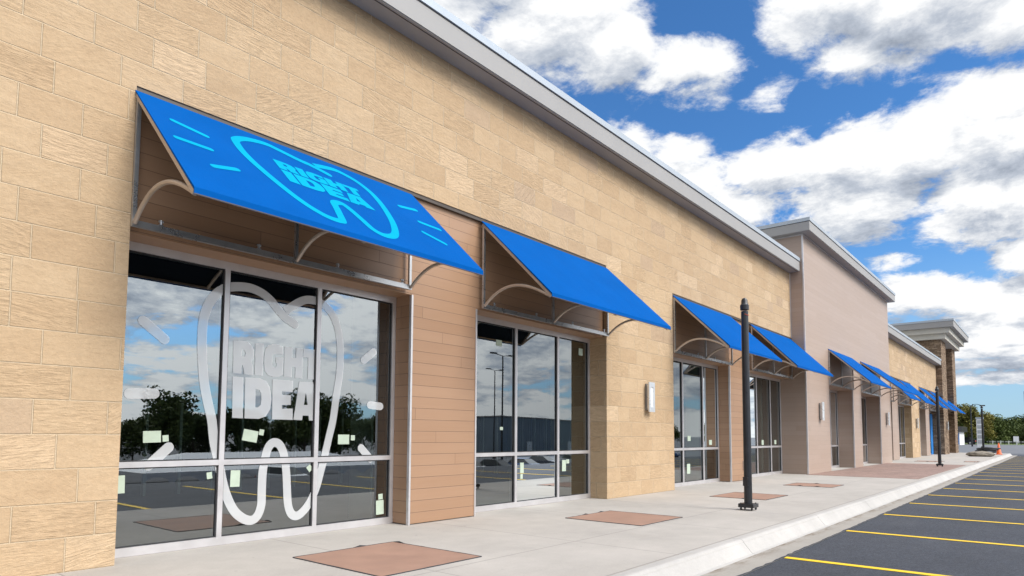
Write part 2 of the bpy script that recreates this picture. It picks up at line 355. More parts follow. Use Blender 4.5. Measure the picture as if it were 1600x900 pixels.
# ------------------------------------------------------------------ object helpers
ORG = {}
def tag(o, label=None, cat=None, group=None, kind=None):
    if label: o['label'] = label
    if cat: o['category'] = cat
    if group: o['group'] = group
    if kind: o['kind'] = kind
    return o
def thing(name, loc, label, cat, group=None):
    o = bpy.data.objects.new(name, None); COL.objects.link(o); o.location = loc; o.empty_display_size = .2
    ORG[o] = Vector(loc); return tag(o, label, cat, group)
class MB:
    """collects shapes in world coordinates, then links them as one mesh object"""
    def __init__(s): s.bm = bmesh.new()
    def box(s, x0, x1, y0, y1, z0, z1, bev=0):
        vs = [s.bm.verts.new((x, y, z)) for x in (x0, x1) for y in (y0, y1) for z in (z0, z1)]
        fs = [s.bm.faces.new([vs[i] for i in f]) for f in ((0,1,3,2),(4,6,7,5),(0,4,5,1),(2,3,7,6),(0,2,6,4),(1,5,7,3))]
        if bev: bmesh.ops.bevel(s.bm, geom=list({e for f in fs for e in f.edges}), offset=bev, segments=2, affect='EDGES', profile=.6)
        return s
    def prism(s, prof, axis, a, b):
        """closed profile of 2-D points run along an axis: 'x' takes (y,z), 'y' takes (x,z), 'z' takes (x,y)"""
        def P(p, t): return (t, p[0], p[1]) if axis == 'x' else (p[0], t, p[1]) if axis == 'y' else (p[0], p[1], t)
        A = [s.bm.verts.new(P(p, a)) for p in prof]; B = [s.bm.verts.new(P(p, b)) for p in prof]; n = len(prof)
        s.bm.faces.new(A[::-1]); s.bm.faces.new(B)
        for i in range(n): s.bm.faces.new((A[i], A[(i+1) % n], B[(i+1) % n], B[i]))
        return s
    def tube(s, pts, r, n=8, sq=False, cap=True):
        pts = [Vector(p) for p in pts]; rings = []
        rad = r if isinstance(r, (list, tuple)) else [r]*len(pts)
        if sq: n = 4
        ref = None
        for i, p in enumerate(pts):
            t = (pts[min(i+1, len(pts)-1)]-pts[max(i-1, 0)]).normalized()
            if ref is None: ref = Vector((1, 0, 0)) if abs(t.x) < .9 else Vector((0, 0, 1))
            a = (ref-t*ref.dot(t)).normalized(); b_ = t.cross(a); ref = a
            o_ = math.pi/4 if sq else 0
            rings.append([s.bm.verts.new(p+(a*math.cos(o_+k*2*math.pi/n)+b_*math.sin(o_+k*2*math.pi/n))*rad[i]) for k in range(n)])
        for i in range(len(rings)-1):
            for k in range(n): s.bm.faces.new((rings[i][k], rings[i][(k+1) % n], rings[i+1][(k+1) % n], rings[i+1][k]))
        if cap: s.bm.faces.new(rings[0][::-1]); s.bm.faces.new(rings[-1])
        return s
    def lathe(s, x, y, prof, n=20):
        rings = []
        for r, z in prof: rings.append([s.bm.verts.new((x+r*math.cos(k*2*math.pi/n), y+r*math.sin(k*2*math.pi/n), z)) for k in range(n)])
        for i in range(len(rings)-1):
            for k in range(n): s.bm.faces.new((rings[i][k], rings[i][(k+1) % n], rings[i+1][(k+1) % n], rings[i+1][k]))
        s.bm.faces.new(rings[0][::-1]); s.bm.faces.new(rings[-1]); return s
    def flat(s, loops, to3):
        """filled flat shape with holes; to3 maps a 2-D point to space"""
        L = [[Vector((a, b, 0)) for a, b in lp] for lp in loops]; vs = [s.bm.verts.new(to3(p.x, p.y)) for lp in L for p in lp]
        for t in tessellate_polygon(L):
            try: s.bm.faces.new([vs[i] for i in t])
            except ValueError: pass
        return s
    def build(s, name, m, parent=None, smooth=False):
        bmesh.ops.recalc_face_normals(s.bm, faces=s.bm.faces)
        if parent is not None: bmesh.ops.translate(s.bm, verts=s.bm.verts, vec=-ORG[parent])
        me = bpy.data.meshes.new(name); s.bm.to_mesh(me); s.bm.free()
        if smooth:
            for f in me.polygons: f.use_smooth = True
        me.materials.append(m); o = bpy.data.objects.new(name, me); COL.objects.link(o)
        if parent is not None: o.parent = parent; ORG[o] = ORG[parent]
        else: ORG[o] = Vector((0, 0, 0))
        return o
def smooth_angle(o):
    for f in o.data.polygons: f.use_smooth = True
    try: o.data.set_sharp_from_angle(angle=R(35))
    except Exception: pass
    return o
def copy_tree(o, parent=None):
    c = o.copy(); COL.objects.link(c); c.parent = parent
    for ch in list(o.children): copy_tree(ch, c)
    return c
def catmull(p, n=5, closed=False):
    out = []
    for i in range(len(p)-1):
        p0, p1, p2, p3 = p[max(i-1, 0)], p[i], p[i+1], p[min(i+2, len(p)-1)]
        for k_ in range(n):
            t = k_/n
            out.append(tuple(.5*((2*p1[j])+(-p0[j]+p2[j])*t+(2*p0[j]-5*p1[j]+4*p2[j]-p3[j])*t*t+(-p0[j]+3*p1[j]-3*p2[j]+p3[j])*t**3) for j in (0, 1)))
    out.append(tuple(p[-1])); return out
def stroke(mb, pts, wd, to3, caps=True):
    n = len(pts); L, Rr = [], []
    for i in range(n):
        a, b_ = pts[max(i-1, 0)], pts[min(i+1, n-1)]; tx, ty = b_[0]-a[0], b_[1]-a[1]; l = math.hypot(tx, ty) or 1
        nx, ny = -ty/l*wd/2, tx/l*wd/2; L.append((pts[i][0]+nx, pts[i][1]+ny)); Rr.append((pts[i][0]-nx, pts[i][1]-ny))
    lv = [mb.bm.verts.new(to3(*q)) for q in L]; rv = [mb.bm.verts.new(to3(*q)) for q in Rr]
    for i in range(n-1): mb.bm.faces.new((lv[i], lv[i+1], rv[i+1], rv[i]))
    if caps:
        for i, j in ((0, 1), (n-1, n-2)) if caps is True else ((0, 1),):
            c = pts[i]; dx_, dy_ = c[0]-pts[j][0], c[1]-pts[j][1]; a0 = math.atan2(dy_, dx_)
            ring = [mb.bm.verts.new(to3(c[0]+wd/2*math.cos(a0+q), c[1]+wd/2*math.sin(a0+q))) for q in [(-.5+k_/8)*math.pi for k_ in range(9)]]
            mb.bm.faces.new(ring)
TOOTH= [(4.163, 2.426), (4.04, 2.488), (3.941, 2.572), (3.854, 2.656), (3.739, 2.722), (3.587, 2.753), (3.392, 2.725), (3.282, 2.668), (3.214, 2.596), (3.147, 2.477), (3.108, 2.31), (3.103, 2.095), (3.12, 1.867), (3.146, 1.656), (3.194, 1.448), (3.236, 1.288), (3.268, 1.064), (3.327, 0.837), (3.394, 0.574), (3.487, 0.369), (3.587, 0.264), (3.695, 0.219), (3.774, 0.26), (3.816, 0.377), (3.817, 0.549), (3.822, 0.738), (3.853, 0.924), (3.896, 1.027), (3.956, 1.059), (4.021, 1.026), (4.073, 0.919), (4.109, 0.727), (4.125, 0.531), (4.144, 0.352), (4.194, 0.241), (4.285, 0.225), (4.405, 0.332), (4.502, 0.509), (4.562, 0.709), (4.611, 0.89), (4.67, 1.135), (4.719, 1.339), (4.759, 1.635), (4.796, 1.889), (4.803, 2.143), (4.783, 2.35), (4.731, 2.516), (4.644, 2.648), (4.522, 2.724), (4.38, 2.745), (4.243, 2.709), (4.035, 2.563)]
DASH= [((2.532, 2.237), (2.733, 2.083)), ((2.439, 1.528), (2.66, 1.54)), ((2.638, 0.845), (2.815, 1.016)), ((5.158, 2.097), (5.311, 2.219)), ((5.271, 1.53), (5.435, 1.519)), ((5.143, 0.984), (5.289, 0.844))]
LETTERS= [[[(3.438, 2.154), (3.537, 2.161), (3.602, 2.153), (3.646, 2.124), (3.671, 2.076), (3.674, 2.026), (3.665, 1.975), (3.65, 1.942), (3.665, 1.893), (3.674, 1.797), (3.571, 1.799), (3.559, 1.866), (3.546, 1.896), (3.537, 1.895), (3.539, 1.802), (3.444, 1.801)], [(3.534, 2.062), (3.566, 2.063), (3.58, 2.029), (3.569, 1.991), (3.534, 1.988)]], [[(3.688, 2.153), (3.785, 2.156), (3.785, 1.799), (3.69, 1.8)]], [[(4.023, 2.146), (3.962, 2.163), (3.899, 2.164), (3.844, 2.145), (3.809, 2.097), (3.798, 2.019), (3.797, 1.93), (3.809, 1.855), (3.849, 1.809), (3.912, 1.793), (3.974, 1.799), (4.033, 1.823), (4.031, 2.026), (3.939, 2.02), (3.941, 1.956), (3.952, 1.954), (3.951, 1.918), (3.929, 1.9), (3.903, 1.914), (3.895, 1.952), (3.894, 2.016), (3.902, 2.049), (3.924, 2.06), (4.028, 2.058)]], [[(4.041, 2.151), (4.143, 2.152), (4.145, 2.033), (4.192, 2.034), (4.192, 2.151), (4.281, 2.152), (4.282, 1.802), (4.188, 1.803), (4.19, 1.925), (4.143, 1.928), (4.144, 1.805), (4.045, 1.806)]], [[(4.287, 2.153), (4.495, 2.159), (4.494, 2.054), (4.444, 2.055), (4.448, 1.8), (4.353, 1.801), (4.354, 2.053), (4.287, 2.054)]], [[(3.442, 1.764), (3.56, 1.764), (3.573, 1.319), (3.452, 1.323)]], [[(3.583, 1.765), (3.755, 1.768), (3.83, 1.742), (3.878, 1.668), (3.899, 1.541), (3.886, 1.426), (3.837, 1.348), (3.757, 1.319), (3.59, 1.32)], [(3.706, 1.643), (3.753, 1.638), (3.774, 1.599), (3.779, 1.536), (3.772, 1.472), (3.739, 1.444), (3.71, 1.443)]], [[(3.906, 1.766), (4.162, 1.767), (4.165, 1.635), (4.025, 1.638), (4.026, 1.599), (4.139, 1.598), (4.142, 1.487), (4.03, 1.483), (4.032, 1.441), (4.168, 1.446), (4.17, 1.315), (3.914, 1.318)]], [[(4.244, 1.763), (4.431, 1.769), (4.51, 1.314), (4.386, 1.314), (4.377, 1.369), (4.301, 1.37), (4.292, 1.315), (4.18, 1.318)], [(4.333, 1.642), (4.362, 1.496), (4.312, 1.494)]]]
ATOOTH= [(4.104, 0.403), (4.006, 0.35), (3.898, 0.306), (3.839, 0.296), (3.73, 0.261), (3.589, 0.203), (3.458, 0.163), (3.288, 0.202), (3.154, 0.269), (3.065, 0.35), (3.037, 0.412), (3.031, 0.576), (3.058, 0.751), (3.117, 0.938), (3.197, 1.133), (3.283, 1.311), (3.381, 1.456), (3.501, 1.557), (3.599, 1.589), (3.685, 1.578), (3.713, 1.55), (3.74, 1.437), (3.771, 1.3), (3.792, 1.194), (3.849, 1.141), (3.929, 1.136), (3.988, 1.237), (4.036, 1.388), (4.083, 1.538), (4.176, 1.605), (4.308, 1.578), (4.417, 1.473), (4.525, 1.256), (4.59, 1.038), (4.639, 0.763), (4.636, 0.505), (4.555, 0.315), (4.428, 0.213), (4.271, 0.178), (3.985, 0.272)]
ADASH= [((2.433, 0.462), (2.702, 0.561)), ((2.356, 0.853), (2.646, 0.863)), ((2.555, 1.231), (2.798, 1.136)), ((5.001, 0.608), (5.294, 0.547)), ((5.129, 0.903), (5.435, 0.931)), ((5.007, 1.186), (5.259, 1.323))]
# ------------------------------------------------------------------ levels and planes (metres; x along the shop front, y towards the shop)
YS, YC, YW = 6.36, 6.42, 6.72      # stone face, cladding face, window front
YB, YWB, YT = 5.95, 6.5, 6.0       # brown block face, its windows, tower face
ZA = -.155                          # asphalt

# ------------------------------------------------------------------ ground
def structure(o): o['kind'] = 'structure'; return o
def gz(x, y):
    if y > -3.6: return ZA
    t = min(1, (-3.6-y)/24); t = t*t*(3-2*t)
    return ZA-2.6*t
mb = MB()
xs = [-600, -200, -80, -40, -15, 0, 20, 40, 60, 90, 130, 180, 260, 400, 800, 2000, 4000]
ys = [-2000, -700, -250, -120, -60, -34, -30, -26, -22, -18, -14, -10, -8, -6, -5, -3.6, 0, 6, 30, 120, 400, 1500, 3000]
vv = [[mb.bm.verts.new((x, y, gz(x, y))) for y in ys] for x in xs]
for i in range(len(xs)-1):
    for j in range(len(ys)-1): mb.bm.faces.new((vv[i][j], vv[i+1][j], vv[i+1][j+1], vv[i][j+1]))
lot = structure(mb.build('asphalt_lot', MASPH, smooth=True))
XL = [4.75, 7.43, 10.12, 12.70, 15.22, 17.68, 20.24]
while XL[-1] < 58: XL.append(XL[-1]+2.6)
for x in XL:
    MB().box(x-.045, x+.055, -3.3, 2.315, ZA+.002, ZA+.005).build('parking_line', MLINE, lot)
XE = 62.6
mb = MB().box(-9, XE-.2, 2.885, 6.9, -.3, 0)
structure(mb.build('sidewalk', MWALK))
def arc(cx, cz, r, a0, a1, n=5): return [(cx+r*math.cos(R(a0+(a1-a0)*i/n)), cz+r*math.sin(R(a0+(a1-a0)*i/n))) for i in range(n+1)]
kp = [(2.882, -.3), (2.882, -.001)]+[(a, b) for a, b in arc(2.80, -.05, .05, 90, 165)]+[(2.66, ZA+.012), (2.62, ZA+.004), (2.62, -.3)]
mb = MB(); x = -9
brk = [3.7, 7.4, 10.4, 13.5, 16.6, 19.0, 22.2, 25.3, 28.4, 31.5, 34.6, 37.7, 40.8, 43.9, 47, 50.1, 53.2, 56.3, 59.4, XE]
for b_ in brk: mb.prism(kp, 'x', x, b_-.008); x = b_
mb.box(XE-.2, XE, 2.88, 6.9, -.3, -.001)
structure(mb.build('kerb', MKERB))
structure(MB().box(-9, XE+.2, 2.33, 2.62, -.3, ZA+.005).build('gutter', MGUT))
mb = MB()                           # worn, ragged edge where asphalt meets the gutter
x = -6
rg = random.Random(4); P_ = []
while x < 40: P_.append((x, 2.335+rg.uniform(-.004, .022))); x += rg.uniform(.05, .22)
top = [mb.bm.verts.new((a, b_, ZA+.009)) for a, b_ in P_]; bot = [mb.bm.verts.new((a, 2.322, ZA+.009)) for a, _ in P_]
for i in range(len(P_)-1): mb.bm.faces.new((bot[i], bot[i+1], top[i+1], top[i]))
mb.build('asphalt_edge', MASPH, lot)
structure(MB().box(21.25, 33.9, 3.0, 5.948, -.05, .004).build('brown_paving', MPAVE))
structure(MB().box(163, 215, -8, 80, ZA-.1, ZA+.03).build('grass_verge', MGRASS))

# ------------------------------------------------------------------ the building
bld = thing('retail_building', (28, 7, 0), 'long single storey shop building of tan stone and brown cladding with a brick corner tower', 'building')
def bx(name, m, *b, label=None, parent=bld, bev=0):
    o = MB().box(*b, bev=bev).build(name, m, parent)
    if label: o['label'] = label
    return o
# near stone front: wall left of the first window, lamp pier, bands over the awnings
mb = MB().box(-8, 2.24, YS, 7.15, -.2, 6.42).box(2.24, 10.38, YS, 7.15, 4.335, 6.42).box(10.38, 13.13, YS, 7.15, -.2, 6.42).box(13.13, 21.46, YS, 7.15, 4.29, 6.42)
mb.build('stone_wall', MSTONE, bld)
for a, b_, zt in ((2.24, 5.65, 4.335), (6.91, 10.38, 4.335), (13.13, 16.47, 4.29), (17.9, 21.46, 4.29)):
    bx('cladding_panel', MCLAD, a, b_, YC, 7.15, 2.995, zt)
bx('cladding_pier', MCLAD, 5.65, 6.91, YC, 7.15, .012, 4.335); bx('cladding_pier', MCLAD, 16.47, 17.9, YC, 7.15, .012, 4.29)
for a, b_ in ((2.242, 5.648), (6.912, 10.378), (13.132, 16.468), (17.902, 21.458)):      # soffit board over each recess
    bx('recess_soffit', MCLAD, a, b_, YC+.002, YW-.002, 2.982, 2.994)
bx('shadow_strip', MDARK, 2.242, 10.378, YS+.012, YC-.002, 4.285, 4.333); bx('shadow_strip', MDARK, 13.132, 21.45, YS+.012, YC-.002, 4.245, 4.288)  # dark strips put the recess shadow under the stone band into colour
def trim(x, y, z0, z1, w_=.035, sx=1): return MB().box(x, x+w_*sx if sx > 0 else x, y-.012, y+.03, z0, z1).build('corner_trim', MALU, bld) if sx > 0 else MB().box(x-w_, x, y-.012, y+.03, z0, z1).build('corner_trim', MALU, bld)
trim(5.645, YC, .0, 2.98, .03); trim(16.465, YC, .0, 2.98, .035); trim(6.88, YC, 0, 2.98, .026); trim(21.455, YS, 4.29, 6.36, .04)
# cornice helper: grey fascia with a drip cap, open box soffit
def cornice(x0, x1, yf, yb, z0, z1, name='roof_cornice'):
    f = MB().box(x0, x1, yf, yb, z0+.012, z1-.125).build(name, MFASC, bld)
    MB().box(x0-.001, x1+.001, yf+.02, yb-.01, z1-.1255, z1-.108).build('shadow_gap', MDARK, f)
    MB().box(x0-.012, x1+.012, yf-.022, yb, z1-.108, z1).build('metal_cap', MCAP, f)
    MB().box(x0+.02, x1-.02, yf+.015, yb-.01, z0, z0+.011).build('soffit', MSOFF, f)
    MB().box(x0+.02, x1-.02, yf+.05, yf+.062, z0-.006, z0-.001).build('soffit_groove', MDARK, f)
    return f
cornice(-8, 21.44, 6.04, 6.9, 6.37, 6.80)
# roof deck
bx('roof_deck', MSOFF, -8, 21.46, 6.95, 24, 6.45, 6.7)

# brown block
XB0, XB1 = 21.5, 35.0
mb = MB().box(XB0, 24.2, YB, 7.3, -.1, 7.58).box(27.6, 29.0, YB, 7.3, -.1, 7.58).box(32.6, XB1, YB, 7.3, -.1, 7.58)
for a, b_ in ((24.2, 27.6), (29.0, 32.6)): mb.box(a, b_, YB, 7.3, 2.96, 7.58)
mb.box(XB0, XB1, 7.3, 14, 6.5, 7.58)
mb.build('brown_wall', MCLADB, bld)
for x in (XB0-.008, 27.6-.02, 32.6-.02): MB().box(x, x+.045, YB-.012, YB+.03, .004, 7.57 if x < 22 else 2.95).build('corner_trim', MALU, bld)
for a, b_ in ((24.2, 27.6), (29.0, 32.6)): bx('recess_soffit', MCLADB, a+.002, b_-.002, YB+.002, YWB-.002, 2.945, 2.958)
f = MB().box(XB0-.27, XB1+.27, YB-.29, 14, 7.592, 7.87).build('roof_cornice', MFASC, bld)
MB().box(XB0-.25, XB1+.25, YB-.27, 13.9, 7.8705, 7.888).build('shadow_gap', MDARK, f)
MB().box(XB0-.285, XB1+.285, YB-.31, 14, 7.888, 8.0).build('metal_cap', MCAP, f)
MB().box(XB0-.25, XB1+.25, YB-.275, 13.9, 7.581, 7.591).build('soffit', MSOFF, f)
MB().box(XB0-.02, XB1+.02, YB-.03, 13.8, 7.545, 7.579).build('frieze_trim', MALU, f)

# far stone front
mb = MB().box(XB1+.002, 54.2, YS, 7.15, 4.27, 6.25).box(43.5, 46.35, YS, 7.15, -.2, 4.27)
mb.build('stone_wall', MSTONE, bld)['label'] = 'far tan stone wall between the brown block and the tower'
for a, b_ in ((35.002, 38.1), (39.8, 43.5), (46.35, 49.2), (50.8, 54.2)): bx('cladding_panel', MCLADB, a, b_, YC, 7.15, 2.99, 4.27)
bx('cladding_pier', MCLADB, 38.1, 39.8, YC, 7.15, .01, 4.27); bx('cladding_pier', MCLADB, 49.2, 50.8, YC, 7.15, .01, 4.27)
bx('shadow_strip', MDARK, 35.01, 43.49, YS+.012, YC-.002, 4.225, 4.268); bx('shadow_strip', MDARK, 46.36, 54.19, YS+.012, YC-.002, 4.225, 4.268)  # same painted shadow line above the far awnings, as dark strips
cornice(XB1+.004, 54.15, 6.02, 6.9, 6.21, 6.63)
bx('roof_deck', MSOFF, XB1, 54.2, 6.95, 24, 6.28, 6.5)

# corner tower
mb = MB().box(54.2, 56.7, YT, 8.4, -.2, 8.05).box(60.5, 62.4, YT, 8.4, -.2, 8.05).box(56.7, 60.5, 6.6, 8.4, -.2, 8.05).box(54.2, 62.4, 8.4, 16, -.2, 8.05)
mb.build('brick_tower', MLEDGE, bld)
f = MB().box(54.2-.3, 62.4+.3, YT-.3, 16.3, 8.052, 8.42).build('tower_cornice', MCREAM, bld)
MB().box(54.2-.59, 62.4+.59, YT-.59, 16.6, 8.422, 8.78).build('stepped_band', MCREAM, f)
MB().box(54.2-.87, 62.4+.87, YT-.87, 16.9, 8.782, 9.18).build('fascia', MFASC, f)
MB().box(54.2-.9, 62.4+.9, YT-.9, 16.9, 9.182, 9.32).build('metal_cap', MCAP, f)

# interior shell seen through the glass
bx('interior_floor', MINTF, -8, 54, 6.95, 21, -.3, -.01)
mb = MB().box(-8, 62, 21, 21.2, -.3, 6.2).box(-8.2, -8, 7.2, 21, -.3, 6.2).box(33.9, 34.1, 7.35, 21, -.3, 6.2).box(-8, 62, 7.2, 21, 3.6, 3.7)
mb.build('interior_wall', MINT, bld)
mb = MB()
for a, b_ in ((1.5, 2.26), (5.62, 6.94), (10.35, 13.16), (16.44, 17.93), (21.3, 21.48), (24.0, 24.2), (27.58, 29.02), (32.58, 33.0), (38.08, 39.82), (43.48, 46.37), (49.18, 50.82)):
    bx('drywall_return', MDRY, a, b_, 7.152 if a < 21 or a > 34 else 7.302, 7.62, -.02, 3.59)

mb = MB()
for i in range(34): mb.box(5+i*.62, 5.05+i*.62, 13.0, 13.1, 0, 1.75)
mb.build('wall_stud', simple("galvanised stud", (.55, .56, .55), .5, .3, .1, 2), bld)['kind'] = 'stuff'

# ------------------------------------------------------------------ shop windows
STK = [(2.658,1.12,.164,.113,2),(2.784,1.104,.057,.063,5),(3.665,1.132,.17,.125,-10),(3.795,1.171,.055,.064,-10),(4.88,1.092,.163,.118,0),(5.017,1.112,.06,.064,0),(2.384,.674,.101,.167,1),(3.233,.721,.056,.068,8),(3.51,.678,.105,.175,-1),(4.413,.756,.062,.07,40),(5.47,.354,.07,.071,3),(5.463,.218,.124,.181,2),(8.381,.624,.091,.17,0),(8.371,.484,.062,.076,0),(9.571,.623,.118,.196,0),(9.685,.694,.09,.071,0),(10.107,2.708,.128,.131,0),(7.86,1.261,.071,.05,0),(7.788,2.615,.141,.096,0),(14.735,1.105,.173,.122,0),(14.687,.386,.186,.233,0),(15.99,1.004,.195,.123,0),(19.817,.987,.268,.144,0),(20.958,.992,.263,.13,0)]
def window(X0, X1, mull, yw, ztop=2.985, zt=.855, label=None, bldg=bld):
    mb = MB(); fw = .055; d = .115; e = .002
    X0 += e; X1 -= e
    mb.box(X0, X0+fw, yw, yw+d, .085, ztop-.085); mb.box(X1-fw, X1, yw, yw+d, .085, ztop-.085)
    mb.box(X0, X1, yw-.004, yw+d, .002, .085); mb.box(X0, X1, yw-.003, yw+d, ztop-.085, ztop-.004)
    for m_ in mull: mb.box(m_-.027, m_+.027, yw+.0015, yw+d, .085, ztop-.085)
    edges = [X0+fw]+[q for m_ in mull for q in (m_-.027, m_+.027)]+[X1-fw]
    for i in range(0, len(edges), 2): mb.box(edges[i], edges[i+1], yw+.0025, yw+d-.002, zt-.028, zt+.028)
    fr = mb.build('storefront_window', MALU, bldg)
    if label: fr['label'] = label
    mg = MB()
    for i in range(0, len(edges), 2):                                   # black gaskets round each pane
        a, b_ = edges[i], edges[i+1]
        for z0, z1 in ((.085, zt-.028), (zt+.028, ztop-.085)):
            g = .012; y0, y1 = yw+.02, yw+.05
            mg.box(a, a+g, y0, y1, z0, z1).box(b_-g, b_, y0, y1, z0, z1).box(a+g, b_-g, y0, y1, z1-g, z1).box(a+g, b_-g, y0, y1, z0, z0+g)
    mg.build('gasket', MRUBBER, fr)
    for i in range(0, len(edges), 2):
        a, b_ = edges[i]+.004, edges[i+1]-.004
        for z0, z1 in ((.089, zt-.032), (zt+.032, ztop-.089)):
            mp = MB(); mp.bm.faces.new([mp.bm.verts.new(v) for v in ((a, yw+.035, z0), (b_, yw+.035, z0), (b_, yw+.035, z1), (a, yw+.035, z1))])
            mp.build('pane', MGLASS, fr)
    for cx, cz, ww, hh, rr in STK:
        if X0 < cx < X1 and yw == YW:
            ms = MB(); c_, s_ = math.cos(R(rr)), math.sin(R(rr)); ww = min(ww, .17)
            q = [(-ww/2, -hh/2), (ww/2, -hh/2), (ww/2, hh/2), (-ww/2, hh/2)]
            ms.prism([(cx+a*c_-b_*s_, cz+a*s_+b_*c_) for a, b_ in q], 'y', yw+.0305, yw+.0325); ms.build('sticker', MPAPER, fr)
    return fr
w1 = window(2.24, 5.65, [3.34, 4.475], YW, label='window with a large white tooth graphic')
window(6.91, 10.38, [8.19, 9.36], YW); window(13.13, 16.47, [14.36, 15.51], YW); window(17.9, 21.49, [19.3, 20.5], YW)
window(24.2, 27.6, [25.4, 26.55], YWB, 2.945, .83); window(29.0, 32.6, [30.2, 31.4], YWB, 2.945, .83)
window(35.002, 38.1, [36.0, 37.05], YW, 2.98, .83); window(39.8, 43.5, [41.05, 42.25], YW, 2.98, .83)
window(46.35, 49.2, [47.4, 48.3], YW, 2.98, .83); w10 = window(50.8, 54.2, [51.9, 53.0], YW, 2.98, .83)
bx('blue_door_panel', MBLUE, 53.3, 54.19, YW-.05, YW-.01, .01, 2.8)
# white vinyl graphic on the first window
def gl3(x, z): return (x, YW+.0275, z)
mb = MB(); stroke(mb, catmull(TOOTH, 5), .098, gl3, 'start'); mb.build('tooth_outline', MFILM, w1)
for i, (a, b_) in enumerate(DASH):
    mb = MB(); stroke(mb, [a, b_], .10, gl3); mb.build('sparkle_dash', MFILM, w1)
mb = MB()
for lp in LETTERS: mb.flat(lp, gl3)
mb.build('lettering', MFILM, w1)
# small outlet cover on the cladding pier
o = MB().box(17.28, 17.45, YC-.04, YC, .30, .52, bev=.006).build('outlet_cover', MALU, bld)

# ------------------------------------------------------------------ awnings
GA = 'blue awnings over the shop windows'
def awning(X0, X1, yw, yf, zt, zr, label, mid=1, far=False):
    rt_ = thing('window_awning', ((X0+X1)/2, yw, zr), label, 'awning', GA)
    zf = zr+.045; th = .012; ya = yw-.0
    L = math.hypot(yf-ya, zt-zf); sy, sz = (yf-ya)/L, (zf-zt)/L; ny, nz = sz, -sy      # normal (up, out)
    if ny > 0: ny, nz = -ny, -nz
    prof = [(ya, zt), (yf, zf), (yf-.003, zr-.012), (yf+.009, zr-.012), (yf+.010, zf-.014), (ya, zt-.016)]
    c = MB().prism(prof, 'x', X0-.01, X1+.01).build('canopy', MAWN, rt_)
    MB().prism([(ya-.006, zt-.024), (yf+.012, zf-.024), (yf+.012, zf-.03), (ya-.006, zt-.03)], 'x', X0+.03, X1-.03).build('underside_sheet', MUNDER, c)  # thin dark sheet added beneath the canopy to make its underside dark
    hem = MB().box(X0-.011, X1+.011, yf-.0055, yf-.0035, zr-.014, zr-.006).build('hem', MDARK, c)
    fr = MB()
    for x in (X0+.012, X1-.012): fr.tube([(x, ya-.01, zt-.05), (x, yf+.03, zf-.032)], .026, sq=True)
    fr.tube([(X0+.04, yf+.03, zr+.012), (X1-.04, yf+.03, zr+.012)], .018, sq=True)
    fr.tube([(X0+.04, ya-.022, zt-.055), (X1-.04, ya-.022, zt-.055)], .02, sq=True)
    fr.build('frame', MBARM, rt_)
    n = 2+mid; XX = [X0+.018+(X1-X0-.036)*i/(n-1) for i in range(n)]
    rl = MB().box(X0, X1, ya-.045, ya-.006, zr-.01, zr+.05)
    rl = rl.build('rail', MGALV, rt_)
    for x in XX: MB().box(x-.018, x+.018, ya-.04, ya-.008, zr+.051, zt-.075).build('post', MGALV, rt_)
    for x in XX:                                                       # bowed strut from rail to front bar
        a = Vector((x, ya-.05, zr+.02)); b_ = Vector((x, yf+.05, zr+.01)); pts = []
        ch = abs(b_.y-a.y); sag = .225
        for i in range(15):
            t = i/14; pts.append(a.lerp(b_, t)+Vector((0, 0, sag*4*t*(1-t)*(1+.45*(.5-t)))))
        smooth_angle(MB().tube(pts, .021, 8).build('arm', MBARM, rt_))
    if not far:
        nb = 4
        for i in range(nb):
            x = X0+.25+(X1-X0-.4)*i/(nb-1)
            MB().box(x-.02, x+.02, ya-.04, ya-.015, zr+.051, zr+.062).tube([(x, ya-.03, zr+.06), (x, ya-.03, zr+.105)], .013).tube([(x-.02, ya-.03, zr+.092), (x+.02, ya-.03, zr+.092)], .011).build('bolt', MGALV, rl)
    return rt_, c, (ya, zt, sy, sz, ny, nz)
a1, can, (ya, zt_, sy, sz, ny, nz) = awning(2.24, 5.56, YS, 5.08, 4.29, 3.025, 'blue fabric awning printed with a cyan tooth and lettering, above the tooth window')
def aw3(x, s): return (x, ya+sy*s+ny*.003, zt_+sz*s+nz*.003)
mb = MB(); stroke(mb, catmull(ATOOTH, 5), .088, aw3, 'start')
mb.build('tooth_outline', MCYAN, can)
for a, b_ in ADASH:
    mb = MB(); stroke(mb, [a, b_], .062, aw3); mb.build('sparkle_dash', MCYAN, can)
mb = MB()
for lp in LETTERS: mb.flat([[(x*.973+z*.007+.019, x*.018-z*.545+1.646) for x, z in q] for q in lp], aw3)
mb.build('lettering', MCYAN, can)
awning(6.94, 10.40, YS, 5.08, 4.29, 3.005, 'plain blue awning between the brown cladding pier and the stone pier with a lamp')
awning(13.15, 16.46, YS, 5.10, 4.245, 2.985, 'plain blue awning whose right end passes behind the near black post')
awning(17.9, 21.44, YS, 5.15, 4.245, 2.985, 'plain blue awning in the inner corner beside the tall brown wall')
awning(24.2, 27.62, YB, 4.66, 4.20, 2.965, 'first blue awning on the tall brown wall, right of its wall lamp', far=True)
awning(29.0, 32.62, YB, 4.50, 4.20, 2.955, 'second blue awning on the tall brown wall, nearer its far end', far=True)
awning(35.05, 38.1, YS, 5.15, 4.225, 2.975, 'blue awning just past the far edge of the brown wall, mostly hidden', far=True)
awning(39.8, 43.48, YS, 5.18, 4.225, 2.975, 'blue awning left of the far stone pier', far=True)
awning(46.37, 49.2, YS, 5.20, 4.225, 2.975, 'blue awning right of the far stone pier', far=True)
awning(50.8, 54.15, YS, 5.22, 4.225, 2.975, 'blue awning next to the brick tower, behind the second black post', far=True)
awning(56.75, 60.45, 6.58, 5.28, 4.25, 2.975, 'farthest blue awning, set between the two brick piers of the tower', far=True)

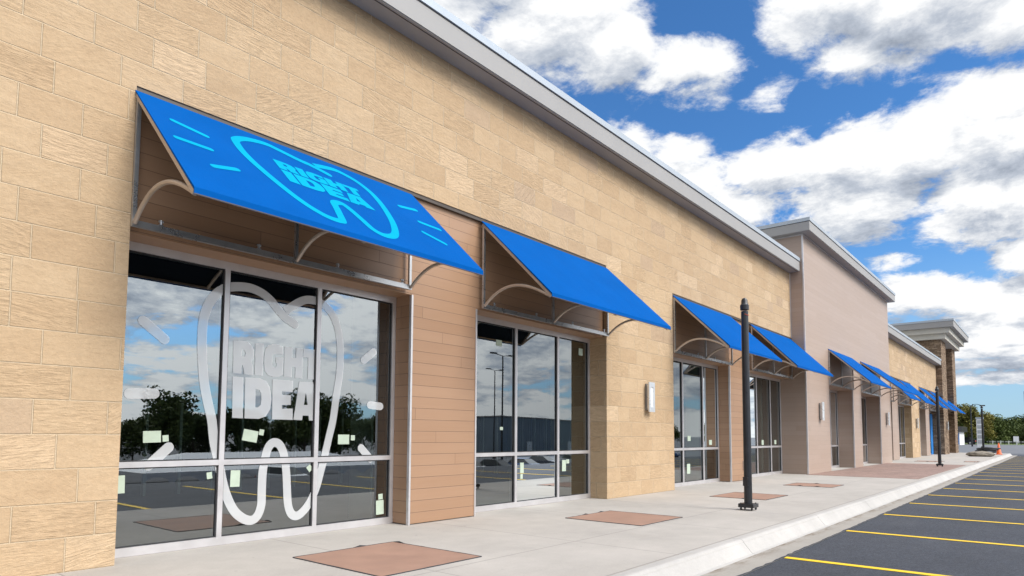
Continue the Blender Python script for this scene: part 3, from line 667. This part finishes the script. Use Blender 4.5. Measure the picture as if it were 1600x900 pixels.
# ------------------------------------------------------------------ wall lamps
def wall_lamp(x, y, z, label, h=.6, wd=.24):
    t = thing('wall_lamp', (x, y, z), label, 'wall lamp', 'silver wall lamps on the piers')
    MB().box(x-wd*.36, x+wd*.36, y-.03, y-.002, z-h*.45, z+h*.45).build('back_plate', simple_dk, t)
    MB().box(x-wd*.30, x+wd*.30, y-.085, y-.03, z-h*.42, z+h*.42).build('housing', MLAMP, t)
    mb = MB(); y0, y1 = y-.115, y-.087; a, b_, c, d = x-wd/2, x+wd/2, z-h/2, z+h/2; sx, sz2 = .065, .10
    mb.box(a, a+sx, y0, y1, c, d).box(b_-sx, b_, y0, y1, c, d).box(a+sx, b_-sx, y0, y1, c, c+sz2).box(a+sx, b_-sx, y0, y1, d-sz2, d)
    mb.build('face_plate', MLAMP, t)
    MB().box(a+sx, b_-sx, y1-.012, y1-.001, c+sz2, d-sz2).build('lens', MLENS, t)
simple_dk = simple("grey lamp back", (.22, .21, .2), .5, .2, .1, 6)
wall_lamp(11.93, YS, 1.94, 'tall silver wall lamp with a slot, on the near stone pier')
wall_lamp(22.95, YB, 2.0, 'silver wall lamp on the brown wall left of its first awning')
wall_lamp(33.85, YB, 2.0, 'silver wall lamp at the far end of the brown wall')
wall_lamp(44.95, YS, 2.0, 'small silver wall lamp on the far stone pier')
wall_lamp(55.6, YT, 2.0, 'small silver wall lamp on the nearer brick pier of the tower')

# ------------------------------------------------------------------ paving panels
def panel(x0, x1, y0, y1, label, sk=0):
    t = thing('paving_panel', ((x0+x1)/2, (y0+y1)/2, 0), label, 'paving panel', 'red brown square panels in the sidewalk')
    q = [(x0, y0), (x1, y0), (x1+sk, y1), (x0+sk, y1)]
    MB().prism(q, 'z', .0, .005).build('slab', MPANEL, t)
    rg = random.Random(int(x0*10)); mj = MB()
    for i in range(4):
        a, b_ = Vector((*q[i], 0)), Vector((*q[(i+1) % 4], 0)); nn = 14; prev = None; o_ = (b_-a).normalized().cross(Vector((0, 0, 1)))*.012
        for k_ in range(nn+1):
            p = a.lerp(b_, k_/nn); hgt = .006+(.014 if rg.random() < .08 else 0)+rg.uniform(0, .002)
            if i == 0: hgt = min(hgt, .008)
            cur = [mj.bm.verts.new(v) for v in (p, p+Vector((0, 0, hgt)), p+o_+Vector((0, 0, hgt)), p+o_)]
            if prev:
                for j in range(4): mj.bm.faces.new((prev[j], prev[(j+1) % 4], cur[(j+1) % 4], cur[j]))
            prev = cur
    mj.build('joint_strip', MJOINT, t)
panel(3.47, 4.66, 4.25, 5.53, 'nearest red brown square panel in the pale sidewalk, below the tooth window')
panel(7.60, 8.79, 4.15, 5.33, 'red brown square panel in the sidewalk before the window under the second awning')
panel(12.20, 13.48, 4.13, 5.18, 'red brown square panel just behind the base of the near black post')
panel(16.25, 17.33, 4.0, 5.07, 'red brown square panel nearest to the wide brown paving')
panel(38.2, 39.4, 2.95, 3.5, 'thin looking dark panel beside the kerb beyond the brown paving')
panel(37.2, 38.6, 4.3, 5.4, 'red brown panel beyond the brown paving, in line with the far stone pier')

# ------------------------------------------------------------------ bare lamp posts
def lamp_post(x, y, h, label, box=False):
    t = thing('lamp_post', (x, y, 0), label, 'post', 'black steel posts along the kerb')
    p = MB().lathe(x, y, [(.062, .10), (.060, 1.0), (.056, h-.22)], 20).build('pole', MBLACK, t); smooth_angle(p)
    b = MB().box(x-.12, x+.12, y-.12, y+.12, .045, .105, bev=.008).build('base_plate', MBLACK, t)
    for i in (-1, 1):
        for j in (-1, 1):
            MB().lathe(x+i*.085, y+j*.085, [(.009, 0), (.009, .118)], 8).lathe(x+i*.085, y+j*.085, [(.017, .012), (.017, .04)], 6).build('anchor_bolt', MBLACK, b)
    c = MB().lathe(x, y, [(.057, h-.2), (.068, h-.195), (.069, h-.12), (.058, h-.105), (.05, h-.09), (.048, h-.04), (.034, h-.012), (.01, h)], 20).build('cap', MBLACK, t); smooth_angle(c)
    if box: MB().box(x-.085, x-.05, y-.03, y+.05, .38, .52, bev=.004).build('hand_hole_cover', MBLACK, p)
    if box:
        w_ = [(x-.061, y-.02, h-.27), (x-.045, y-.05, h-.285), (x, y-.068, h-.29), (x+.045, y-.05, h-.28), (x+.062, y-.01, h-.262), (x+.062, y-.005, h-.2)]
        MB().tube(w_, .004, 6).build('loose_wire', MRED, t)
lamp_post(10.38, 3.78, 3.38, 'nearest tall black post standing before the third awning, without a lamp', True)
lamp_post(31.32, 3.66, 3.24, 'second black post standing on the edge of the brown paving')
lamp_post(51.3, 3.62, 3.25, 'farthest black post with coiled pipe around its foot')

# coil of pipe and flat stones at the foot of the last post, traffic cone
t = thing('pipe_coil', (50.8, 3.5, 0), 'loose coil of black pipe lying round the foot of the farthest post', 'pipe coil')
pts = []
for i in range(90):
    a = i/90*2*math.pi*3.2; r_ = .62+.10*math.sin(i*.21)+.04*(i/90); pts.append((51.3+r_*math.cos(a)*1.1-.2*(i/90), 3.5+r_*math.sin(a)*.85-.25*(i/90), .22+.34*(i/90)+.03*math.sin(a*1.3)))
smooth_angle(MB().tube(pts, .05, 8).build('pipe', MRUBBER, t))
t = thing('stone_slab', (50.0, 3.85, 0), 'flat grey brown stone slab under the coil of pipe', 'stone slab')
ms = MB(); bmesh.ops.create_icosphere(ms.bm, subdivisions=3, radius=1)
for v in ms.bm.verts:
    nz_ = mnoise.noise(v.co*2.2)*.18; v.co = Vector((v.co.x*(.5+nz_*.3)+50.3, v.co.y*(.75+nz_*.5)+3.72, max(-.02, v.co.z*.2+.14+nz_*.2)))
ms.build('slab', MROCK, t)
t = thing('traffic_cone', (57.5, 3.18, 0), 'orange traffic cone near the end of the sidewalk', 'traffic cone')
MB().box(57.3, 57.7, 2.98, 3.38, 0, .035, bev=.01).build('base', MORANGE, t)
smooth_angle(MB().lathe(57.5, 3.18, [(.165, .035), (.15, .06), (.035, .80), (.02, .82)], 18).build('cone_body', MORANGE, t))

# ------------------------------------------------------------------ trees
def tree_mesh(seed, h, cr, nl, leaf, sy=1.0, trunkh=.3):
    rg = random.Random(seed); mt = MB()
    def wob(): return rg.uniform(-.04, .04)*h
    mt.tube([(0, 0, -.1), (wob()*.4, wob()*.4, h*.25), (wob(), wob(), h*.5), (wob(), wob(), h*.82)], [h*.022, h*.018, h*.012, h*.003], 8)
    cl = []
    for i in range(15):
        a = rg.uniform(0, 6.283); zz = h*rg.uniform(trunkh, .93); q = (zz/h-trunkh)/(1-trunkh); rr = cr*math.sqrt(max(.05, 1-(2*q-.9)**2*.8))*rg.uniform(.45, .95)
        e = Vector((math.cos(a)*rr, math.sin(a)*rr, zz)); cl.append((e, cr*rg.uniform(.28, .5)))
        s_ = Vector((0, 0, max(h*.18, zz-rr*.8)))
        mt.tube([s_, s_.lerp(e, .5)+Vector((0, 0, h*.02)), e], [h*.008, h*.005, h*.0015], 5)
    for _ in range(6): cl.append((Vector((rg.uniform(-.3, .3)*cr, rg.uniform(-.3, .3)*cr, h*rg.uniform(.5, .95))), cr*rg.uniform(.3, .5)))
    ml = MB()
    for i in range(nl):
        c, r_ = rg.choice(cl); d = Vector((rg.gauss(0, 1), rg.gauss(0, 1), rg.gauss(0, .8))); d = d.normalized()*r_*rg.random()**.45
        p = c+d; u_ = Vector((rg.gauss(0, 1), rg.gauss(0, 1), rg.gauss(0, .6))).normalized(); v_ = u_.cross(Vector((rg.gauss(0, 1), rg.gauss(0, 1), rg.gauss(0, 1)))).normalized()
        s_ = leaf*rg.uniform(.6, 1.3)
        ml.bm.faces.new([ml.bm.verts.new(p+u_*s_*a+v_*s_*.6*b_) for a, b_ in ((-1, 0), (0, -1), (1, 0), (0, 1))])
    return mt, ml
def make_tree(name, seed, h, cr, nl, leaf, m, label, group, trunkh=.3):
    t = thing(name, (0, 0, 0), label, 'tree', group); a, b_ = tree_mesh(seed, h, cr, nl, leaf, trunkh=trunkh)
    a.build('trunk', MBARK, t); b_.build('crown', m, t); return t
def spread(protos, spots, labels=None):
    used = set()
    for i, (k_, x, y, z, sc, rz) in enumerate(spots):
        src = protos[k_]; o = src if k_ not in used else copy_tree(src); used.add(k_)
        o.location = (x, y, z); o.scale = (sc, sc, sc*random.uniform(.92, 1.08)); o.rotation_euler.z = rz
        if labels: o['label'] = labels[i]
# far end of the lot
far_lab = {0: 'bushy green tree beyond the far end of the lot', 1: 'darker green tree beyond the far end of the lot', 2: 'yellowing autumn tree beyond the far end of the lot'}
G1 = 'trees beyond the far end of the lot'
fp = [make_tree('tree', 11, 6, 3.0, 5200, .22, MLEAF, far_lab[0], G1, .12), make_tree('tree', 12, 6, 2.7, 5200, .22, MLEAF, far_lab[1], G1, .1), make_tree('tree', 13, 8.5, 3.0, 4200, .24, MLEAFA, far_lab[2], G1, .2)]
rg = random.Random(5); sp = [(2, 160, 17.5, ZA, 1.0, 0), (2, 166, 14.2, ZA, 1.02, 2), (2, 176, 19.5, ZA, 1.05, 4), (2, 178, 16.6, ZA, 1.1, 1), (2, 172, 12.2, ZA, .8, 3)]
for i in range(16):
    y = 14.5-i*1.75; sp.append((i % 2, 196+rg.uniform(-5, 12), y, ZA, rg.uniform(.78, 1.0)*(1.15 if y > 9 else .95), rg.uniform(0, 6.28)))
for i in range(7): sp.append(((i+1) % 2, 222+rg.uniform(-4, 8), 20-i*4.2, ZA, rg.uniform(1.0, 1.2), rg.uniform(0, 6.28)))
spread(fp, sp)
# trees across the road, behind the camera: seen mirrored in the glass
G2 = 'trees across the street from the shops'
rp_ = [make_tree('tree', 21, 9, 4.2, 5200, .26, MLEAF, 'tall dark tree across the street, mirrored in the shop glass', G2, .15), make_tree('tree', 22, 7.4, 3.9, 5200, .26, MLEAF, 'low spreading tree across the street, mirrored in the shop glass', G2, .08)]
sp = []
for i in range(28):
    x = 8+i*4.0; sp.append((1, x+rg.uniform(-2, 2), -86+rg.uniform(-5, 5), -2.8, rg.uniform(.78, 1.0), rg.uniform(0, 6.28)))
for x, y, sc in ((39, -80, 1.15), (60, -80, 1.12), (67, -80, 1.05), (24, -84, .8), (138, -70, .9), (152, -74, .8), (166, -72, .9), (182, -76, .95), (200, -70, .9)): sp.append((0, x, y, -2.8, sc, rg.uniform(0, 6.28)))
spread(rp_, sp)

# ------------------------------------------------------------------ things seen only as reflections in the glass
t = thing('marquee_tent', (28, -38, -2.75), 'long low white tent with scalloped edge, mirrored in the tooth window', 'tent')
mb = MB(); x0, x1, y0, y1, ze, zr_ = 18, 40, -44, -33.5, -1.5, -.35
V = [mb.bm.verts.new(v) for v in ((x0, y0, ze), (x1, y0, ze), (x1, y1, ze), (x0, y1, ze), (x0+5, (y0+y1)/2, zr_), (x1-5, (y0+y1)/2, zr_))]
for f_ in ((0, 1, 5, 4), (2, 3, 4, 5), (1, 2, 5), (3, 0, 4)): mb.bm.faces.new([V[i] for i in f_])
mb.build('roof', MTENT, t)
mb = MB(); n = 11; st = (x1-x0)/n; pr = []
for i in range(n):
    a = x0+i*st; pr += [(a, -2.75), (a+.12, -2.75)]+[(a+st/2-(st/2-.12)*math.cos(R(q)), -2.35+.55*math.sin(R(q))) for q in range(0, 181, 20)]+[(a+st-.12, -2.75)]
pr += [(x1, -2.75), (x1, ze), (x0, ze)]
mb.flat([pr], lambda a, b_: (a, y1+.002, b_)); mb.build('arched_side', MTENT, t)
t = thing('warehouse', (110, -70, -2.75), 'blue grey metal warehouse across the street, mirrored in the second window', 'warehouse')
mb = MB(); 
prof = [(92, -2.8), (126, -2.8), (126, 4.1), (92, 4.6)]
mb.prism(prof, 'y', -82, -66); mb.build('wall', MSHED, t)
mb = MB()
for i in range(48): mb.box(92.2+i*.7, 92.3+i*.7, -65.998, -65.93, -2.75, 4.0)
mb.build('wall_rib', MSHED, t)['kind'] = 'stuff'
for x in (100, 114): MB().box(x, x+1.6, -65.9, -65.8, -2.75, 0).build('door', MLAMP, t)
MB().prism([(91.7, 4.65), (126.3, 4.12), (126.3, 4.3), (91.7, 4.85)], 'y', -82.3, -65.6).build('roof', MSOFF, t)
def light_pole(x, y, h, label):
    t = thing('street_lamp', (x, y, -2.75), label, 'street lamp', 'lamps in the parking lot')
    smooth_angle(MB().lathe(x, y, [(.3, -2.75), (.3, -2.1), (.12, -2.1), (.07, h)], 12).build('pole', MBLACK, t))
    for s_ in (-1, 1):
        MB().tube([(x, y, h-.05), (x+s_*1.2, y, h+.12)], .04).build('arm', MBLACK, t)
        MB().box(min(x+s_*1.1, x+s_*1.9), max(x+s_*1.1, x+s_*1.9), y-.2, y+.2, h+.06, h+.2, bev=.03).build('lamp_head', MBLACK, t)
light_pole(52.5, -31.5, 9.6, 'black lamp pole with two arms in the lot, mirrored in the second window')
light_pole(78, -55, 11.5, 'taller black lamp pole farther across the lot')

def make_car(name, col, label, group):
    t = thing(name, (0, 0, 0), label, 'car', group)
    m = simple(name+" "+label[:12]+" paint", col, .25, .2, .04, 1)
    pr = [(-2.2, .32), (2.2, .32), (2.25, .62), (2.1, .82), (1.2, .95), (-1.9, 1.0), (-2.25, .88), (-2.28, .5)]
    b = MB().prism(pr, 'y', -.86, .86); bmesh.ops.bevel(b.bm, geom=b.bm.edges[:], offset=.06, segments=2, affect='EDGES'); smooth_angle(b.build('body', m, t))
    cb = MB(); q = [(-1.75, .98), (1.15, .95), (.35, 1.42), (-1.2, 1.44)]; A = [cb.bm.verts.new((x, -.78+(.14 if z > 1.2 else 0), z)) for x, z in q]; B = [cb.bm.verts.new((x, .78-(.14 if z > 1.2 else 0), z)) for x, z in q]
    cb.bm.faces.new(A); cb.bm.faces.new(B[::-1])
    for i in range(4): cb.bm.faces.new((A[i], A[(i+1) % 4], B[(i+1) % 4], B[i]))
    cb.build('window', MGLASSD, t)
    MB().box(-1.18, .33, -.62, .62, 1.435, 1.475, bev=.015).build('roof', m, t)
    for x in (-1.38, 1.4):
        for s_ in (-1, 1):
            wv = MB().tube([(x, s_*.68, .33), (x, s_*.89, .33)], .33, 18).build('wheel', MRUBBER, t); MB().tube([(x, s_*.80, .33), (x, s_*.90, .33)], .20, 14).build('rim', MLAMP, wv)
    for s_ in (-1, 1): MB().box(2.16, 2.27, min(s_*.45, s_*.8), max(s_*.45, s_*.8), .60, .74).build('headlight', MLENS, t); MB().box(-2.3, -2.2, min(s_*.5, s_*.82), max(s_*.5, s_*.82), .62, .8).build('taillight', MRED, t)
    return t
GC = 'cars parked across the lot'
c1_ = make_car('parked_car', (.03, .033, .04), 'dark car parked across the lot', GC); c2_ = make_car('parked_car', (.75, .76, .77), 'white car parked across the lot', GC); c3_ = make_car('parked_car', (.05, .10, .22), 'blue car parked across the lot', GC)
spots = [(c2_, 46, -30), (c1_, 50, -30), (c3_, 54.5, -30), (c1_, 63, -34), (c2_, 70, -34), (c2_, 27, -31), (c3_, 84, -40), (c1_, 92, -40), (c2_, 104, -42), (c3_, 112, -42)]
used = set()
for c, x, y in spots:
    o = c if c not in used else copy_tree(c); used.add(c); o.location = (x, y, gz(x, y)); o.rotation_euler.z = R(84+random.uniform(-4, 4))
o = copy_tree(c1_); o.location = (162, 14.6, ZA+.0); o.rotation_euler.z = R(75); o['label'] = 'dark car parked in front of the small white kiosk far off'; del o['group']

# ------------------------------------------------------------------ far end of the lot
t = thing('kiosk', (150, 17, ZA), 'small far off white building with a dark canopy roof, half hidden by the brick tower', 'kiosk')
MB().box(148, 156, 14.0, 22, ZA, 2.3).build('wall', MWHITE, t)
MB().prism([(146.5, 2.3), (157.5, 2.3), (157, 3.3), (147.2, 3.3)], 'y', 13.55, 23).build('roof', MBLACK, t)
MB().box(147.9, 147.98, 14.1, 14.8, ZA+.1, 2.1).build('blue_panel', MBLUE, t); MB().box(147.86, 147.89, 14.85, 15.4, ZA+.5, 1.2).build('red_panel', MRED, t)
t = thing('pylon_sign', (120, 8.75, ZA), 'white pylon sign with stacked grey panels by the far trees', 'sign')
MB().box(119.8, 120.4, 8.4, 9.2, ZA, 4.0).build('frame', MWHITE, t); MB().box(119.7, 120.5, 8.33, 9.27, 4.0, 4.25).build('cap', MCAP, t)
for i in range(5): MB().box(119.74, 119.79, 8.5, 9.1, .35+i*.74, .85+i*.74).build('panel', MSIGNG, t)
t = thing('pylon_sign', (100, 1.6, ZA), 'purple grey sign panel on a pole at the right edge, high above the far trees', 'sign')
MB().box(99.8, 100.2, .6, 2.86, 3.5, 6.8).build('panel', MSIGNP, t); MB().tube([(100, 1.6, ZA), (100, 1.6, 3.5)], .12, 12).build('pole', MSIGNP, t)
t = thing('street_lamp', (124, 10.15, ZA), 'thin dark street lamp with a curved arm beside the white pylon sign', 'street lamp')
MB().lathe(124, 10.15, [(.12, ZA), (.07, 6.1)], 10).build('pole', MBLACK, t)
MB().tube([(124, 10.15, 6.0), (124, 9.9, 6.35), (124, 9.4, 6.4), (124, 8.9, 6.25)], .045, 6).build('arm', MBLACK, t)
MB().box(123.8, 124.2, 8.3, 9.0, 6.08, 6.25, bev=.03).build('lamp_head', MBLACK, t)
t = thing('guard_rail', (172, 6, ZA), 'low guard rail of dark and pale posts along the far grass verge', 'guard rail')
MB().box(172, 172.1, -6, 11.5, .28, .55).build('rail', MSIGNG, t)
for i in range(26): MB().box(171.85, 172.0, -5.9+i*.68, -5.75+i*.68, ZA, .62).build('post', MBLACK if i % 2 else MWHITE, t)
t = thing('small_sign', (150, 5.7, ZA), 'small white notice sign on a post near the far trees', 'sign')
MB().box(149.95, 150.05, 5.3, 6.1, .55, 1.5).build('board', MWHITE, t); MB().tube([(150.1, 5.7, ZA), (150.1, 5.7, 1.4)], .05, 8).build('post', MSIGNG, t)
